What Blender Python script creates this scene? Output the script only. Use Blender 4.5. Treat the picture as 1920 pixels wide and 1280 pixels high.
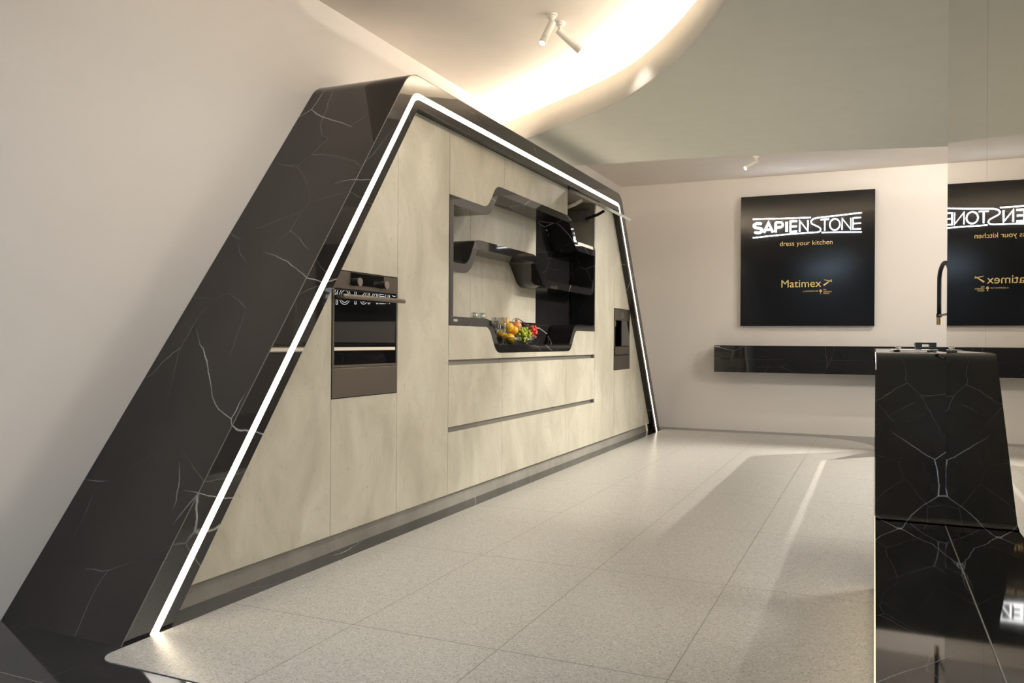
import bpy, bmesh, math, random
from mathutils import Vector, Matrix
random.seed(7)
for o in list(bpy.data.objects):
    bpy.data.objects.remove(o, do_unlink=True)
SC = bpy.context.scene
COL = SC.collection
D = bpy.data

# ------------------------------------------------------------------ camera
HCAM = 1.1
TH = math.atan2(680, 1532)
RHO = 0.0066
cam_d = D.cameras.new('camera')
cam_d.sensor_width = 36
cam_d.lens = 1532 / 1920 * 36
cam_d.clip_start = 0.05
cam = D.objects.new('camera', cam_d)
COL.objects.link(cam)
_F = Vector((-math.sin(TH), math.cos(TH), 0))
_R = Vector((math.cos(TH), math.sin(TH), 0))
_Z = Vector((0, 0, 1))
_cx = _R * math.cos(RHO) + _Z * math.sin(RHO)
_cy = -_R * math.sin(RHO) + _Z * math.cos(RHO)
_cz = -_F
cam.matrix_world = Matrix(((_cx.x, _cy.x, _cz.x, 0), (_cx.y, _cy.y, _cz.y, 0),
                           (_cx.z, _cy.z, _cz.z, HCAM), (0, 0, 0, 1)))
SC.camera = cam
vs = SC.view_settings
vs.view_transform = 'Standard'
vs.look = 'None'
vs.gamma = 1
vs.use_curve_mapping = False
vs.exposure = 0.25
SC.cycles.use_denoising = True
SC.cycles.max_bounces = 10
SC.cycles.diffuse_bounces = 5
SC.cycles.glossy_bounces = 6
SC.cycles.transmission_bounces = 8
SC.cycles.sample_clamp_indirect = 6
SC.cycles.caustics_reflective = False
SC.cycles.caustics_refractive = False

# ------------------------------------------------------------------ world: cool background, shut out by the added front wall
W = D.worlds.new('world')
SC.world = W
W.use_nodes = True
W.node_tree.nodes['Background'].inputs[0].default_value = (0.70, 0.84, 1.0, 1)
W.node_tree.nodes['Background'].inputs[1].default_value = 0.85


def lamp(name, kind, loc, target, power, color=(1, .86, .68), size=.1, spot=60, blend=.5, parent=None):
    l = D.lights.new(name, kind)
    l.energy = power
    l.color = color
    if kind == 'SPOT':
        l.spot_size = math.radians(spot)
        l.spot_blend = blend
        l.shadow_soft_size = size
    elif kind == 'AREA':
        l.shape = 'DISK'
        l.size = size
    else:
        l.shadow_soft_size = size
    o = D.objects.new(name, l)
    COL.objects.link(o)
    o.location = loc
    o.rotation_euler = (Vector(target) - Vector(loc)).to_track_quat('-Z', 'Y').to_euler()
    if parent:
        o.parent = parent
    return o


WARM = (1, .93, .82)
# ceiling downlights of the showroom (row above the cabinet wall, and the aisle to the right)
for yy, pw in ((2.6, 45), (3.9, 50), (5.6, 50), (7.2, 44), (8.8, 34)):
    lamp('downlight', 'SPOT', (-1.0, yy, 2.82 if yy > 5.2 else 3.1), (-2.75, yy + .1, .9), pw, WARM, .05, 84 if yy > 5.2 else 125, 1)
lamp('aisle_spot', 'SPOT', (.79, 8.6, 3.05), (-.45, 6.7, 0), 400, WARM, .014, 84, .5)
lamp('aisle_spot', 'SPOT', (2.10, 8.6, 3.05), (-.95, 6.3, .2), 640, WARM, .016, 84, .5)
for xx, yy, pw in ((-1.2, -2.0, 38), (-.6, .3, 15), (1.9, -1.9, 40), (1.6, .6, 34)):
    lamp('fill_light', 'AREA', (xx, yy, 3.05), (xx, yy + .1, 0), pw, (.58, .79, 1), 1.1)  # added cool overhead fill behind the camera, not known fixtures
lamp('aisle_spot', 'SPOT', (1.0, 8.9, 3.1), (.1, 10.5, 2.3), 75, (1, .92, .82), .05, 110, .9)  # added fill aimed at the back wall to brighten it
lamp('fill_light', 'AREA', (2.4, 6.4, 2.7), (2.4, 6.4, 0), 150, (1, .92, .82), 1.0)  # added fill: its floor bounce lifts the lowered ceiling


# ------------------------------------------------------------------ materials
def new_mat(name):
    m = D.materials.new(name)
    m.use_nodes = True
    nt = m.node_tree
    b = nt.nodes['Principled BSDF']
    return m, nt, b


def N(nt, t, **kw):
    n = nt.nodes.new(t)
    for k, v in kw.items():
        setattr(n, k, v)
    return n


def plain(name, col, rough=.5, metal=0., spec=.5, bump=0, bscale=200):
    m, nt, b = new_mat(name)
    geo = N(nt, 'ShaderNodeNewGeometry')
    no = N(nt, 'ShaderNodeTexNoise')
    no.inputs['Scale'].default_value = bscale if bump else 6
    no.inputs['Detail'].default_value = 3
    nt.links.new(geo.outputs['Position'], no.inputs['Vector'])
    mx = N(nt, 'ShaderNodeMix', data_type='RGBA')
    mx.inputs[6].default_value = (*[c * .96 for c in col], 1)
    mx.inputs[7].default_value = (*[min(1, c * 1.04) for c in col], 1)
    nt.links.new(no.outputs['Fac'], mx.inputs[0])
    nt.links.new(mx.outputs[2], b.inputs['Base Color'])
    b.inputs['Roughness'].default_value = rough
    b.inputs['Metallic'].default_value = metal
    b.inputs['Specular IOR Level'].default_value = spec
    if bump:
        bp = N(nt, 'ShaderNodeBump')
        bp.inputs['Strength'].default_value = bump
        bp.inputs['Distance'].default_value = .002
        nt.links.new(no.outputs['Fac'], bp.inputs['Height'])
        nt.links.new(bp.outputs[0], b.inputs['Normal'])
    return m


def emit(name, col, s):
    m, nt, b = new_mat(name)
    b.inputs['Base Color'].default_value = (*col, 1)
    b.inputs['Emission Color'].default_value = (*col, 1)
    b.inputs['Emission Strength'].default_value = s
    return m


def glass(name, col=(1, 1, 1), rough=0.0, ior=1.5):
    """thin-walled clear glass: see-through with a fresnel reflection"""
    m, nt, b = new_mat(name)
    out = nt.nodes['Material Output']
    tr = N(nt, 'ShaderNodeBsdfTransparent')
    tr.inputs[0].default_value = (*col, 1)
    gl = N(nt, 'ShaderNodeBsdfGlossy')
    gl.inputs['Roughness'].default_value = .03
    lw = N(nt, 'ShaderNodeLayerWeight')
    lw.inputs['Blend'].default_value = .35
    mr = N(nt, 'ShaderNodeMapRange')
    mr.inputs['To Min'].default_value = .05
    mr.inputs['To Max'].default_value = .75
    nt.links.new(lw.outputs['Facing'], mr.inputs['Value'])
    mx = N(nt, 'ShaderNodeMixShader')
    nt.links.new(mr.outputs[0], mx.inputs[0])
    nt.links.new(tr.outputs[0], mx.inputs[1])
    nt.links.new(gl.outputs[0], mx.inputs[2])
    nt.links.new(mx.outputs[0], out.inputs['Surface'])
    return m


def vein_layer(nt, vec, scale, width, mask_scale, mask_lo, mask_hi, seed, rot=(0, 0, 0), stretch=(1, 1, 1)):
    """thin bright lines along distorted voronoi cell borders, broken up by a noise mask"""
    mp = N(nt, 'ShaderNodeMapping')
    mp.inputs['Location'].default_value = (seed * 3.1, seed * 1.7, seed * 2.3)
    mp.inputs['Rotation'].default_value = rot
    mp.inputs['Scale'].default_value = stretch
    nt.links.new(vec, mp.inputs['Vector'])
    vo = N(nt, 'ShaderNodeTexVoronoi', feature='DISTANCE_TO_EDGE')
    vo.inputs['Scale'].default_value = scale
    nt.links.new(mp.outputs[0], vo.inputs['Vector'])
    mr = N(nt, 'ShaderNodeMapRange')
    mr.inputs['From Min'].default_value = 0
    mr.inputs['From Max'].default_value = width
    mr.inputs['To Min'].default_value = 1
    mr.inputs['To Max'].default_value = 0
    nt.links.new(vo.outputs['Distance'], mr.inputs['Value'])
    no = N(nt, 'ShaderNodeTexNoise')
    no.inputs['Scale'].default_value = mask_scale
    no.inputs['Detail'].default_value = 2
    nt.links.new(mp.outputs[0], no.inputs['Vector'])
    ms = N(nt, 'ShaderNodeMapRange')
    ms.inputs['From Min'].default_value = mask_lo
    ms.inputs['From Max'].default_value = mask_hi
    nt.links.new(no.outputs['Fac'], ms.inputs['Value'])
    mu = N(nt, 'ShaderNodeMath', operation='MULTIPLY')
    nt.links.new(mr.outputs[0], mu.inputs[0])
    nt.links.new(ms.outputs[0], mu.inputs[1])
    return mu.outputs[0]


def marble(name, base=(.014, .013, .013), rough=.035, spec=.5, shift=0, dens=1.0, amt=.03, thin=1.0):
    m, nt, b = new_mat(name)
    geo = N(nt, 'ShaderNodeNewGeometry')
    v = geo.outputs['Position']
    for fs, amp, det in ((.9, .55, 1), (7, .035, 4)):
        d1 = N(nt, 'ShaderNodeTexNoise')
        d1.inputs['Scale'].default_value = fs
        d1.inputs['Detail'].default_value = det
        nt.links.new(geo.outputs['Position'], d1.inputs['Vector'])
        sub = N(nt, 'ShaderNodeVectorMath', operation='SUBTRACT')
        sub.inputs[1].default_value = (.5, .5, .5)
        nt.links.new(d1.outputs['Color'], sub.inputs[0])
        sc = N(nt, 'ShaderNodeVectorMath', operation='SCALE')
        sc.inputs['Scale'].default_value = amp
        nt.links.new(sub.outputs[0], sc.inputs[0])
        add = N(nt, 'ShaderNodeVectorMath', operation='ADD')
        nt.links.new(v, add.inputs[0])
        nt.links.new(sc.outputs[0], add.inputs[1])
        v = add.outputs[0]
    a = vein_layer(nt, v, .95 * dens, .0038 * dens * thin, 1.5, .49 - amt, .62 - amt, 1 + shift, (.7, .35, .5), (1.25, .42, 1.25))
    c = vein_layer(nt, v, 1.9 * dens, .0034 * dens * thin, 2.4, .50 - amt, .70 - amt, 4 + shift, (-.8, .5, -.4), (1.3, .4, 1.2))
    mx = N(nt, 'ShaderNodeMath', operation='MULTIPLY')
    mx.inputs[1].default_value = .45
    nt.links.new(c, mx.inputs[0])
    mm = N(nt, 'ShaderNodeMath', operation='MAXIMUM')
    nt.links.new(a, mm.inputs[0])
    nt.links.new(mx.outputs[0], mm.inputs[1])
    cl = N(nt, 'ShaderNodeTexNoise')
    cl.inputs['Scale'].default_value = 1.6
    cl.inputs['Detail'].default_value = 6
    nt.links.new(geo.outputs['Position'], cl.inputs['Vector'])
    bc = N(nt, 'ShaderNodeMix', data_type='RGBA')
    bc.inputs[6].default_value = (*[x * .7 for x in base], 1)
    bc.inputs[7].default_value = (*[x * 1.5 for x in base], 1)
    nt.links.new(cl.outputs['Fac'], bc.inputs[0])
    fc = N(nt, 'ShaderNodeMix', data_type='RGBA')
    fc.inputs[7].default_value = (.42, .42, .44, 1)
    nt.links.new(mm.outputs[0], fc.inputs[0])
    nt.links.new(bc.outputs[2], fc.inputs[6])
    nt.links.new(fc.outputs[2], b.inputs['Base Color'])
    b.inputs['Roughness'].default_value = rough
    b.inputs['Specular IOR Level'].default_value = spec
    return m


def stone(name, col=(.465, .447, .375), rough=.38):
    """beige concrete-look slab with cloudy patches and small pits"""
    m, nt, b = new_mat(name)
    geo = N(nt, 'ShaderNodeNewGeometry')
    mp = N(nt, 'ShaderNodeMapping')
    mp.inputs['Scale'].default_value = (1, 1, .55)
    nt.links.new(geo.outputs['Position'], mp.inputs['Vector'])
    n1 = N(nt, 'ShaderNodeTexNoise')
    n1.inputs['Scale'].default_value = 3.2
    n1.inputs['Detail'].default_value = 9
    n1.inputs['Roughness'].default_value = .62
    n1.inputs['Distortion'].default_value = .8
    nt.links.new(mp.outputs[0], n1.inputs['Vector'])
    r1 = N(nt, 'ShaderNodeMapRange')
    r1.inputs['From Min'].default_value = .3
    r1.inputs['From Max'].default_value = .7
    nt.links.new(n1.outputs['Fac'], r1.inputs['Value'])
    mx = N(nt, 'ShaderNodeMix', data_type='RGBA')
    mx.inputs[6].default_value = (*[c * q for c, q in zip(col, (.80, .78, .74))], 1)
    mx.inputs[7].default_value = (*[c * 1.17 for c in col], 1)
    nt.links.new(r1.outputs[0], mx.inputs[0])
    n2 = N(nt, 'ShaderNodeTexNoise')
    n2.inputs['Scale'].default_value = 45
    n2.inputs['Detail'].default_value = 4
    nt.links.new(mp.outputs[0], n2.inputs['Vector'])
    r2 = N(nt, 'ShaderNodeMapRange')
    r2.inputs['From Min'].default_value = .62
    r2.inputs['From Max'].default_value = .76
    nt.links.new(n2.outputs['Fac'], r2.inputs['Value'])
    m2 = N(nt, 'ShaderNodeMix', data_type='RGBA')
    m2.inputs[7].default_value = (*[c * .74 for c in col], 1)
    nt.links.new(r2.outputs[0], m2.inputs[0])
    nt.links.new(mx.outputs[2], m2.inputs[6])
    # faint scratchy lines
    ve = vein_layer(nt, mp.outputs[0], 4.5, .004, 3, .55, .75, 2)
    m3 = N(nt, 'ShaderNodeMix', data_type='RGBA')
    m3.inputs[7].default_value = (*[min(1, c * 1.3) for c in col], 1)
    mu = N(nt, 'ShaderNodeMath', operation='MULTIPLY')
    mu.inputs[1].default_value = .35
    nt.links.new(ve, mu.inputs[0])
    nt.links.new(mu.outputs[0], m3.inputs[0])
    nt.links.new(m2.outputs[2], m3.inputs[6])
    nt.links.new(m3.outputs[2], b.inputs['Base Color'])
    b.inputs['Roughness'].default_value = rough
    return m


def terrazzo(name):
    m, nt, b = new_mat(name)
    geo = N(nt, 'ShaderNodeNewGeometry')
    vo = N(nt, 'ShaderNodeTexVoronoi')
    vo.inputs['Scale'].default_value = 190
    nt.links.new(geo.outputs['Position'], vo.inputs['Vector'])
    cr = N(nt, 'ShaderNodeValToRGB')
    cr.color_ramp.interpolation = 'CONSTANT'
    e = cr.color_ramp.elements
    e[0].position = 0
    e[0].color = (.22, .215, .20, 1)
    e[1].position = .10
    e[1].color = (.385, .38, .36, 1)
    for p, c in ((.35, (.44, .43, .405, 1)), (.6, (.48, .47, .445, 1)), (.9, (.59, .585, .56, 1))):
        x = e.new(p)
        x.color = c
    sx = N(nt, 'ShaderNodeSeparateColor')
    nt.links.new(vo.outputs['Color'], sx.inputs[0])
    nt.links.new(sx.outputs[0], cr.inputs[0])
    sm = N(nt, 'ShaderNodeMix', data_type='RGBA')
    sm.inputs[0].default_value = .75
    sm.inputs[6].default_value = (.44, .43, .405, 1)
    nt.links.new(cr.outputs[0], sm.inputs[7])
    # joints between the slabs
    sp = N(nt, 'ShaderNodeSeparateXYZ')
    nt.links.new(geo.outputs['Position'], sp.inputs[0])
    res = []
    for out, off, pitch in ((0, .004, .6125), (1, 2.64, 1.14)):
        s = N(nt, 'ShaderNodeMath', operation='SUBTRACT')
        s.inputs[1].default_value = off - 20 * pitch
        nt.links.new(sp.outputs[out], s.inputs[0])
        d = N(nt, 'ShaderNodeMath', operation='PINGPONG')
        d.inputs[1].default_value = pitch / 2
        a = N(nt, 'ShaderNodeMath', operation='MODULO')
        a.inputs[1].default_value = pitch
        nt.links.new(s.outputs[0], a.inputs[0])
        nt.links.new(a.outputs[0], d.inputs[0])
        l = N(nt, 'ShaderNodeMath', operation='LESS_THAN')
        l.inputs[1].default_value = .0017 if out == 0 else .0022
        nt.links.new(d.outputs[0], l.inputs[0])
        res.append(l.outputs[0])
    mxx = N(nt, 'ShaderNodeMath', operation='MAXIMUM')
    nt.links.new(res[0], mxx.inputs[0])
    nt.links.new(res[1], mxx.inputs[1])
    jm = N(nt, 'ShaderNodeMix', data_type='RGBA')
    jm.inputs[7].default_value = (.16, .15, .13, 1)
    nt.links.new(mxx.outputs[0], jm.inputs[0])
    nt.links.new(sm.outputs[2], jm.inputs[6])
    nt.links.new(jm.outputs[2], b.inputs['Base Color'])
    b.inputs['Roughness'].default_value = .30
    return m


M = {}
M['marble'] = marble('black_marble')
M['marble_floor'] = marble('black_marble_floor', base=(.020, .020, .021), rough=.05, shift=3)
M['marble_island'] = marble('black_marble_island', rough=.04, shift=5, dens=1.9, amt=.07, thin=.55)
M['stone'] = stone('beige_stone')
M['stone_dark'] = stone('plinth_stone', col=(.36, .35, .315))
M['terrazzo'] = terrazzo('terrazzo')
M['wall'] = plain('wall_paint', (.80, .762, .728), .85, bump=.15, bscale=260)
M['wall_front_blocker'] = plain('blocker_grey', (.20, .20, .205), .8)
M['ceil'] = plain('ceiling_paint', (.84, .78, .72), .9)
M['soffit'] = plain('soffit_paint', (.84, .85, .775), .8)
M['fascia'] = plain('fascia_paint', (.88, .84, .78), .85)
M['led'] = emit('led_diffuser', (1, .84, .62), 7)
M['led_soft'] = emit('led_edge', (1, .82, .55), .9)
M['cove'] = emit('cove_led', (1, .86, .67), 78)
M['cove_far'] = emit('cove_led_far', (1, .86, .68), 45)
M['uplight_fill'] = emit('uplight_fill_led', (1, .86, .68), 9)
M['neon'] = emit('neon_white', (.95, .97, 1.0), 7)
M['lens'] = emit('spot_lens', (1, .93, .80), 25)
M['white_metal'] = plain('white_lamp_metal', (.80, .78, .73), .45)
M['bronze'] = plain('bronze_metal', (.115, .098, .08), .38, .75)
M['bronze_l'] = plain('bronze_handle', (.19, .165, .135), .35, .8)
M['chamfer'] = plain('ground_marble_edge', (.13, .125, .12), .3)
M['black_glass'] = plain('black_glass', (.006, .006, .006), .0, 0, .6)
M['black'] = plain('black_matte', (.012, .012, .013), .45)
M['iron'] = plain('cast_iron', (.05, .055, .055), .4, .4)
M['channel'] = plain('channel_metal', (.30, .29, .26), .4, .6)
M['taupe'] = plain('carcass_taupe', (.34, .31, .255), .6)
M['white_board'] = plain('white_board', (.75, .72, .66), .5)
M['chrome'] = plain('chrome', (.75, .75, .73), .12, 1)
M['gold'] = plain('gold_lettering', (.85, .62, .25), .4, .0)
M['brass'] = plain('brass', (.80, .62, .33), .15, 1)
M['rose'] = plain('rose_metal', (.36, .28, .25), .3, .9)
M['mirror'] = plain('tinted_mirror', (.67, .635, .565), .004, 1)
M['steel_edge'] = plain('polished_edge', (.6, .58, .5), .3, .3)
M['sign'] = plain('sign_black', (.008, .008, .009), .13, 0, .4)
M['glass'] = glass('crystal_glass', (.93, .96, .94))
M['flap'] = plain('flap_grey', (.36, .37, .34), .45)
M['orange'] = plain('orange_peel', (.86, .40, .02), .35, bump=.5, bscale=320)
M['orange_y'] = plain('yellow_orange_peel', (.80, .47, .02), .35, bump=.5, bscale=320)
M['pome'] = plain('pomegranate_skin', (.80, .26, .09), .35)
M['pome_c'] = plain('pomegranate_crown', (.45, .26, .07), .6)
M['grape_g'] = plain('green_grape', (.33, .40, .025), .18)
M['grape_r'] = plain('red_grape', (.62, .07, .045), .18)
M['grape_k'] = plain('dark_grape', (.025, .015, .03), .2)
M['stem'] = plain('grape_stem', (.14, .11, .03), .7)


# ------------------------------------------------------------------ mesh helpers
def obj(name, bm, mat, parent=None, smooth=False):
    bmesh.ops.recalc_face_normals(bm, faces=bm.faces)
    me = D.meshes.new(name)
    bm.to_mesh(me)
    bm.free()
    if smooth:
        for p in me.polygons:
            p.use_smooth = True
    me.materials.append(mat)
    o = D.objects.new(name, me)
    COL.objects.link(o)
    if parent is not None:
        o.parent = parent
        o.matrix_parent_inverse = Matrix.Translation(-Vector(parent.location))
    return o


def tag(o, label, cat, group=None):
    o['label'] = label
    o['category'] = cat
    if group:
        o['group'] = group
    return o


def thing(name, label, cat, loc=(0, 0, 0), group=None):
    o = D.objects.new(name, None)
    COL.objects.link(o)
    o.location = loc
    o.empty_display_size = .05
    return tag(o, label, cat, group)


def struct(name, bm, mat, smooth=False):
    o = obj(name, bm, mat, None, smooth)
    o['kind'] = 'structure'
    return o


def box(bm, x0, x1, y0, y1, z0, z1):
    vs_ = [bm.verts.new((x, y, z)) for x in (x0, x1) for y in (y0, y1) for z in (z0, z1)]
    for f in ((0, 1, 3, 2), (4, 6, 7, 5), (0, 4, 5, 1), (2, 3, 7, 6), (0, 2, 6, 4), (1, 5, 7, 3)):
        bm.faces.new([vs_[i] for i in f])
    return vs_


def bevelled(bm, w, seg=2):
    bmesh.ops.bevel(bm, geom=[e for e in bm.edges], offset=w, segments=seg, affect='EDGES', profile=.5)
    return bm


def boxm(x0, x1, y0, y1, z0, z1, bev=0):
    bm = bmesh.new()
    box(bm, x0, x1, y0, y1, z0, z1)
    if bev:
        bevelled(bm, bev)
    return bm


def prism_x(bm, poly, x0, x1):
    """poly in (Y,z), extruded from x0 to x1"""
    a = [bm.verts.new((x0, p[0], p[1])) for p in poly]
    b = [bm.verts.new((x1, p[0], p[1])) for p in poly]
    n = len(poly)
    bm.faces.new(a)
    bm.faces.new(list(reversed(b)))
    for i in range(n):
        j = (i + 1) % n
        bm.faces.new((a[i], b[i], b[j], a[j]))
    return bm


def ring_x(bm, outer, inner, x0, x1):
    """band between two open (Y,z) lines of equal length, extruded from x0 to x1"""
    n = len(outer)
    L = [[bm.verts.new((x, p[0], p[1])) for p in line] for x in (x0, x1) for line in (outer, inner)]
    o0, i0, o1, i1 = L
    for k in range(n - 1):
        bm.faces.new((o0[k], o0[k + 1], i0[k + 1], i0[k]))
        bm.faces.new((o1[k], i1[k], i1[k + 1], o1[k + 1]))
        bm.faces.new((o0[k], o1[k], o1[k + 1], o0[k + 1]))
        bm.faces.new((i0[k], i0[k + 1], i1[k + 1], i1[k]))
    for k in (0, n - 1):
        bm.faces.new((o0[k], i0[k], i1[k], o1[k]))
    return bm


def cyl(bm, p0, p1, r0, r1=None, seg=20, caps=True):
    r1 = r0 if r1 is None else r1
    p0, p1 = Vector(p0), Vector(p1)
    d = (p1 - p0).normalized()
    a = d.orthogonal().normalized()
    b = d.cross(a)
    A = [bm.verts.new(p0 + (a * math.cos(t) + b * math.sin(t)) * r0) for t in [2 * math.pi * i / seg for i in range(seg)]]
    B = [bm.verts.new(p1 + (a * math.cos(t) + b * math.sin(t)) * r1) for t in [2 * math.pi * i / seg for i in range(seg)]]
    for i in range(seg):
        j = (i + 1) % seg
        bm.faces.new((A[i], A[j], B[j], B[i]))
    if caps:
        bm.faces.new(list(reversed(A)))
        bm.faces.new(B)
    return bm


def tube(bm, pts, r, seg=10):
    pts = [Vector(p) for p in pts]
    prev = None
    rings = []
    for i, p in enumerate(pts):
        d = (pts[min(i + 1, len(pts) - 1)] - pts[max(i - 1, 0)]).normalized()
        if prev is None:
            a = d.orthogonal().normalized()
        else:
            a = (prev - d * prev.dot(d)).normalized()
        prev = a
        b = d.cross(a)
        rr = r[i] if isinstance(r, (list, tuple)) else r
        rings.append([bm.verts.new(p + (a * math.cos(t) + b * math.sin(t)) * rr)
                      for t in [2 * math.pi * k / seg for k in range(seg)]])
    for A, B in zip(rings, rings[1:]):
        for k in range(seg):
            j = (k + 1) % seg
            bm.faces.new((A[k], A[j], B[j], B[k]))
    bm.faces.new(list(reversed(rings[0])))
    bm.faces.new(rings[-1])
    return bm


def lathe(bm, prof, c, axis=(0, 0, 1), seg=28, wob=None):
    """prof: list of (radius, height) closed into a surface of revolution about axis at c"""
    c = Vector(c)
    ax = Vector(axis).normalized()
    a = ax.orthogonal().normalized()
    b = ax.cross(a)
    rings = []
    for r, h in prof:
        if r < 1e-5:
            rings.append([bm.verts.new(c + ax * h)])
        else:
            rr = []
            for k in range(seg):
                t = 2 * math.pi * k / seg
                q = r * (wob(t, h) if wob else 1)
                rr.append(bm.verts.new(c + ax * h + (a * math.cos(t) + b * math.sin(t)) * q))
            rings.append(rr)
    for A, B in zip(rings, rings[1:]):
        for k in range(seg):
            j = (k + 1) % seg
            if len(A) == 1 and len(B) == 1:
                continue
            if len(A) == 1:
                bm.faces.new((A[0], B[j], B[k]))
            elif len(B) == 1:
                bm.faces.new((A[k], A[j], B[0]))
            else:
                bm.faces.new((A[k], A[j], B[j], B[k]))
    return bm


def ball(bm, c, r, sub=3, squash=1.0):
    m = Matrix.Translation(c) @ Matrix.Diagonal((1, 1, squash, 1))
    bmesh.ops.create_icosphere(bm, subdivisions=sub, radius=r, matrix=m)
    return bm


def fillet(pts, rad, seg=8):
    """round the inner corners of an open polyline in 2-D"""
    out = [Vector(pts[0])]
    for i in range(1, len(pts) - 1):
        p, a, b = Vector(pts[i]), Vector(pts[i - 1]), Vector(pts[i + 1])
        r = rad[i - 1] if isinstance(rad, (list, tuple)) else rad
        u, v = (a - p).normalized(), (b - p).normalized()
        ang = u.angle(v)
        t = min(r / math.tan(ang / 2), (a - p).length * .49, (b - p).length * .49)
        r = t * math.tan(ang / 2)
        c = p + (u + v).normalized() * (r / math.sin(ang / 2))
        s, e = p + u * t - c, p + v * t - c
        a0 = math.atan2(s.y, s.x)
        da = (math.atan2(e.y, e.x) - a0 + math.pi) % (2 * math.pi) - math.pi
        for k in range(seg + 1):
            q = a0 + da * k / seg
            out.append(c + Vector((math.cos(q), math.sin(q))) * r)
    out.append(Vector(pts[-1]))
    return [(p.x, p.y) for p in out]


def offset_line(pts, d):
    """shift a 2-D polyline sideways (to the right of its direction for d>0)"""
    res = []
    P = [Vector(p) for p in pts]
    for i, p in enumerate(P):
        ns = []
        for a, b in ((i - 1, i), (i, i + 1)):
            if a >= 0 and b < len(P):
                t = (P[b] - P[a])
                if t.length > 1e-9:
                    t.normalize()
                    ns.append(Vector((t.y, -t.x)))
        n = sum(ns, Vector((0, 0))).normalized()
        k = 1 / max(.5, n.dot(ns[0]))
        q = p + n * d * k
        res.append((q.x, q.y))
    return res


def clip(poly, halfs):
    """clip a (Y,z) polygon by half planes a*Y+b*z<=c"""
    for a, b, c in halfs:
        res = []
        for i in range(len(poly)):
            p, q = poly[i - 1], poly[i]
            fp, fq = a * p[0] + b * p[1] - c, a * q[0] + b * q[1] - c
            if (fp <= 0) != (fq <= 0):
                t = fp / (fp - fq)
                res.append((p[0] + (q[0] - p[0]) * t, p[1] + (q[1] - p[1]) * t))
            if fq <= 0:
                res.append(q)
        poly = res
    return poly


def stroke_y(bm, pts, w, y0, y1, closed=False):
    """flat lettering stroke in the X,z plane, thickness w, from y0 (front) to y1"""
    P = list(pts)
    if closed:
        P = P + [P[0], P[1]]
    A, B = offset_line(P, w / 2), offset_line(P, -w / 2)
    if closed:
        A[0], B[0] = A[-2], B[-2]
        A, B = A[:-1], B[:-1]
    n = len(A)
    vs_ = [[bm.verts.new((p[0], y, p[1])) for p in line] for y in (y0, y1) for line in (A, B)]
    a0, b0, a1, b1 = vs_
    for k in range(n - 1):
        bm.faces.new((a0[k], a0[k + 1], b0[k + 1], b0[k]))
        bm.faces.new((a1[k], b1[k], b1[k + 1], a1[k + 1]))
        bm.faces.new((a0[k], a1[k], a1[k + 1], a0[k + 1]))
        bm.faces.new((b0[k], b0[k + 1], b1[k + 1], b1[k]))
    for k in (0, n - 1):
        bm.faces.new((a0[k], b0[k], b1[k], a1[k]))
    return bm


def lettering(name, text, x0, x1, z0, y, mat, parent, height=None, depth=.002):
    """text set to run from x0 to x1 with its baseline at z0, on a face looking towards -Y"""
    cu = D.curves.new(name, 'FONT')
    cu.body = text
    cu.size = 1
    tmp = D.objects.new('tmp_text', cu)
    COL.objects.link(tmp)
    bpy.context.view_layer.update()
    dg = bpy.context.evaluated_depsgraph_get()
    me0 = D.meshes.new_from_object(tmp.evaluated_get(dg))
    D.objects.remove(tmp, do_unlink=True)
    bm = bmesh.new()
    bm.from_mesh(me0)
    D.meshes.remove(me0)
    xs = [v.co.x for v in bm.verts]
    w = max(xs) - min(xs)
    s = (x1 - x0) / w
    sz = s if height is None else height / (max(v.co.y for v in bm.verts) - min(0, 0))
    mn = min(xs)
    for v in bm.verts:
        v.co = Vector((x0 + (v.co.x - mn) * s, y, z0 + v.co.y * sz))
    r = bmesh.ops.extrude_face_region(bm, geom=list(bm.faces))
    for v in [g for g in r['geom'] if isinstance(g, bmesh.types.BMVert)]:
        v.co.y -= depth
    return obj(name, bm, mat, parent)


# ------------------------------------------------------------------ room shell
XW, YB, ZC = -3.108, 10.56, 3.17
XR, YF = 3.6, -3.2
struct('wall_left', boxm(XW - .12, XW, YF, YB + .12, -.05, ZC + .12), M['wall'])
struct('wall_back', boxm(XW, XR, YB, YB + .12, -.05, ZC + .12), M['wall'])
struct('wall_right', boxm(XR, XR + .12, YF, YB + .12, -.05, ZC + .12), M['wall'])
struct('ceiling', boxm(XW, XR, YF, YB, ZC, ZC + .12), M['ceil'])
struct('floor', boxm(XW, XR, YF, YB, -.06, 0), M['marble_floor'])

struct('wall_front_blocker', boxm(XW, XR, YF - .12, YF, -.05, ZC + .12), M['wall_front_blocker'])  # unseen, added to keep the bluish world out of glossy reflections

# terrazzo field let into the black marble, with rounded corners
tx0, tx1, ty0, ty1 = -2.437, .008, 1.985, 10.235
corner = []
for cx, cy, r, a0 in ((tx0 + .07, ty0 + .07, .07, 180), (tx1 - .06, ty0 + .06, .06, 270), (tx1 - .80, ty1 - .80, .80, 0), (tx0 + .03, ty1 - .03, .03, 90)):
    for k in range(17):
        t = math.radians(a0 + 90 * k / 16)
        corner.append((cx + r * math.cos(t), cy + r * math.sin(t)))
bm = bmesh.new()
top = [bm.verts.new((x, y, .003)) for x, y in corner]
bot = [bm.verts.new((x, y, -.01)) for x, y in corner]
bm.faces.new(top)
bm.faces.new(list(reversed(bot)))
for i in range(len(top)):
    j = (i + 1) % len(top)
    bm.faces.new((top[i], bot[i], bot[j], top[j]))
struct('floor_terrazzo', bm, M['terrazzo'])

struct('trim_2', boxm(XW + .01, -1.5, 1.776, 1.781, -.003, .0006), M['chamfer'])

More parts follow.
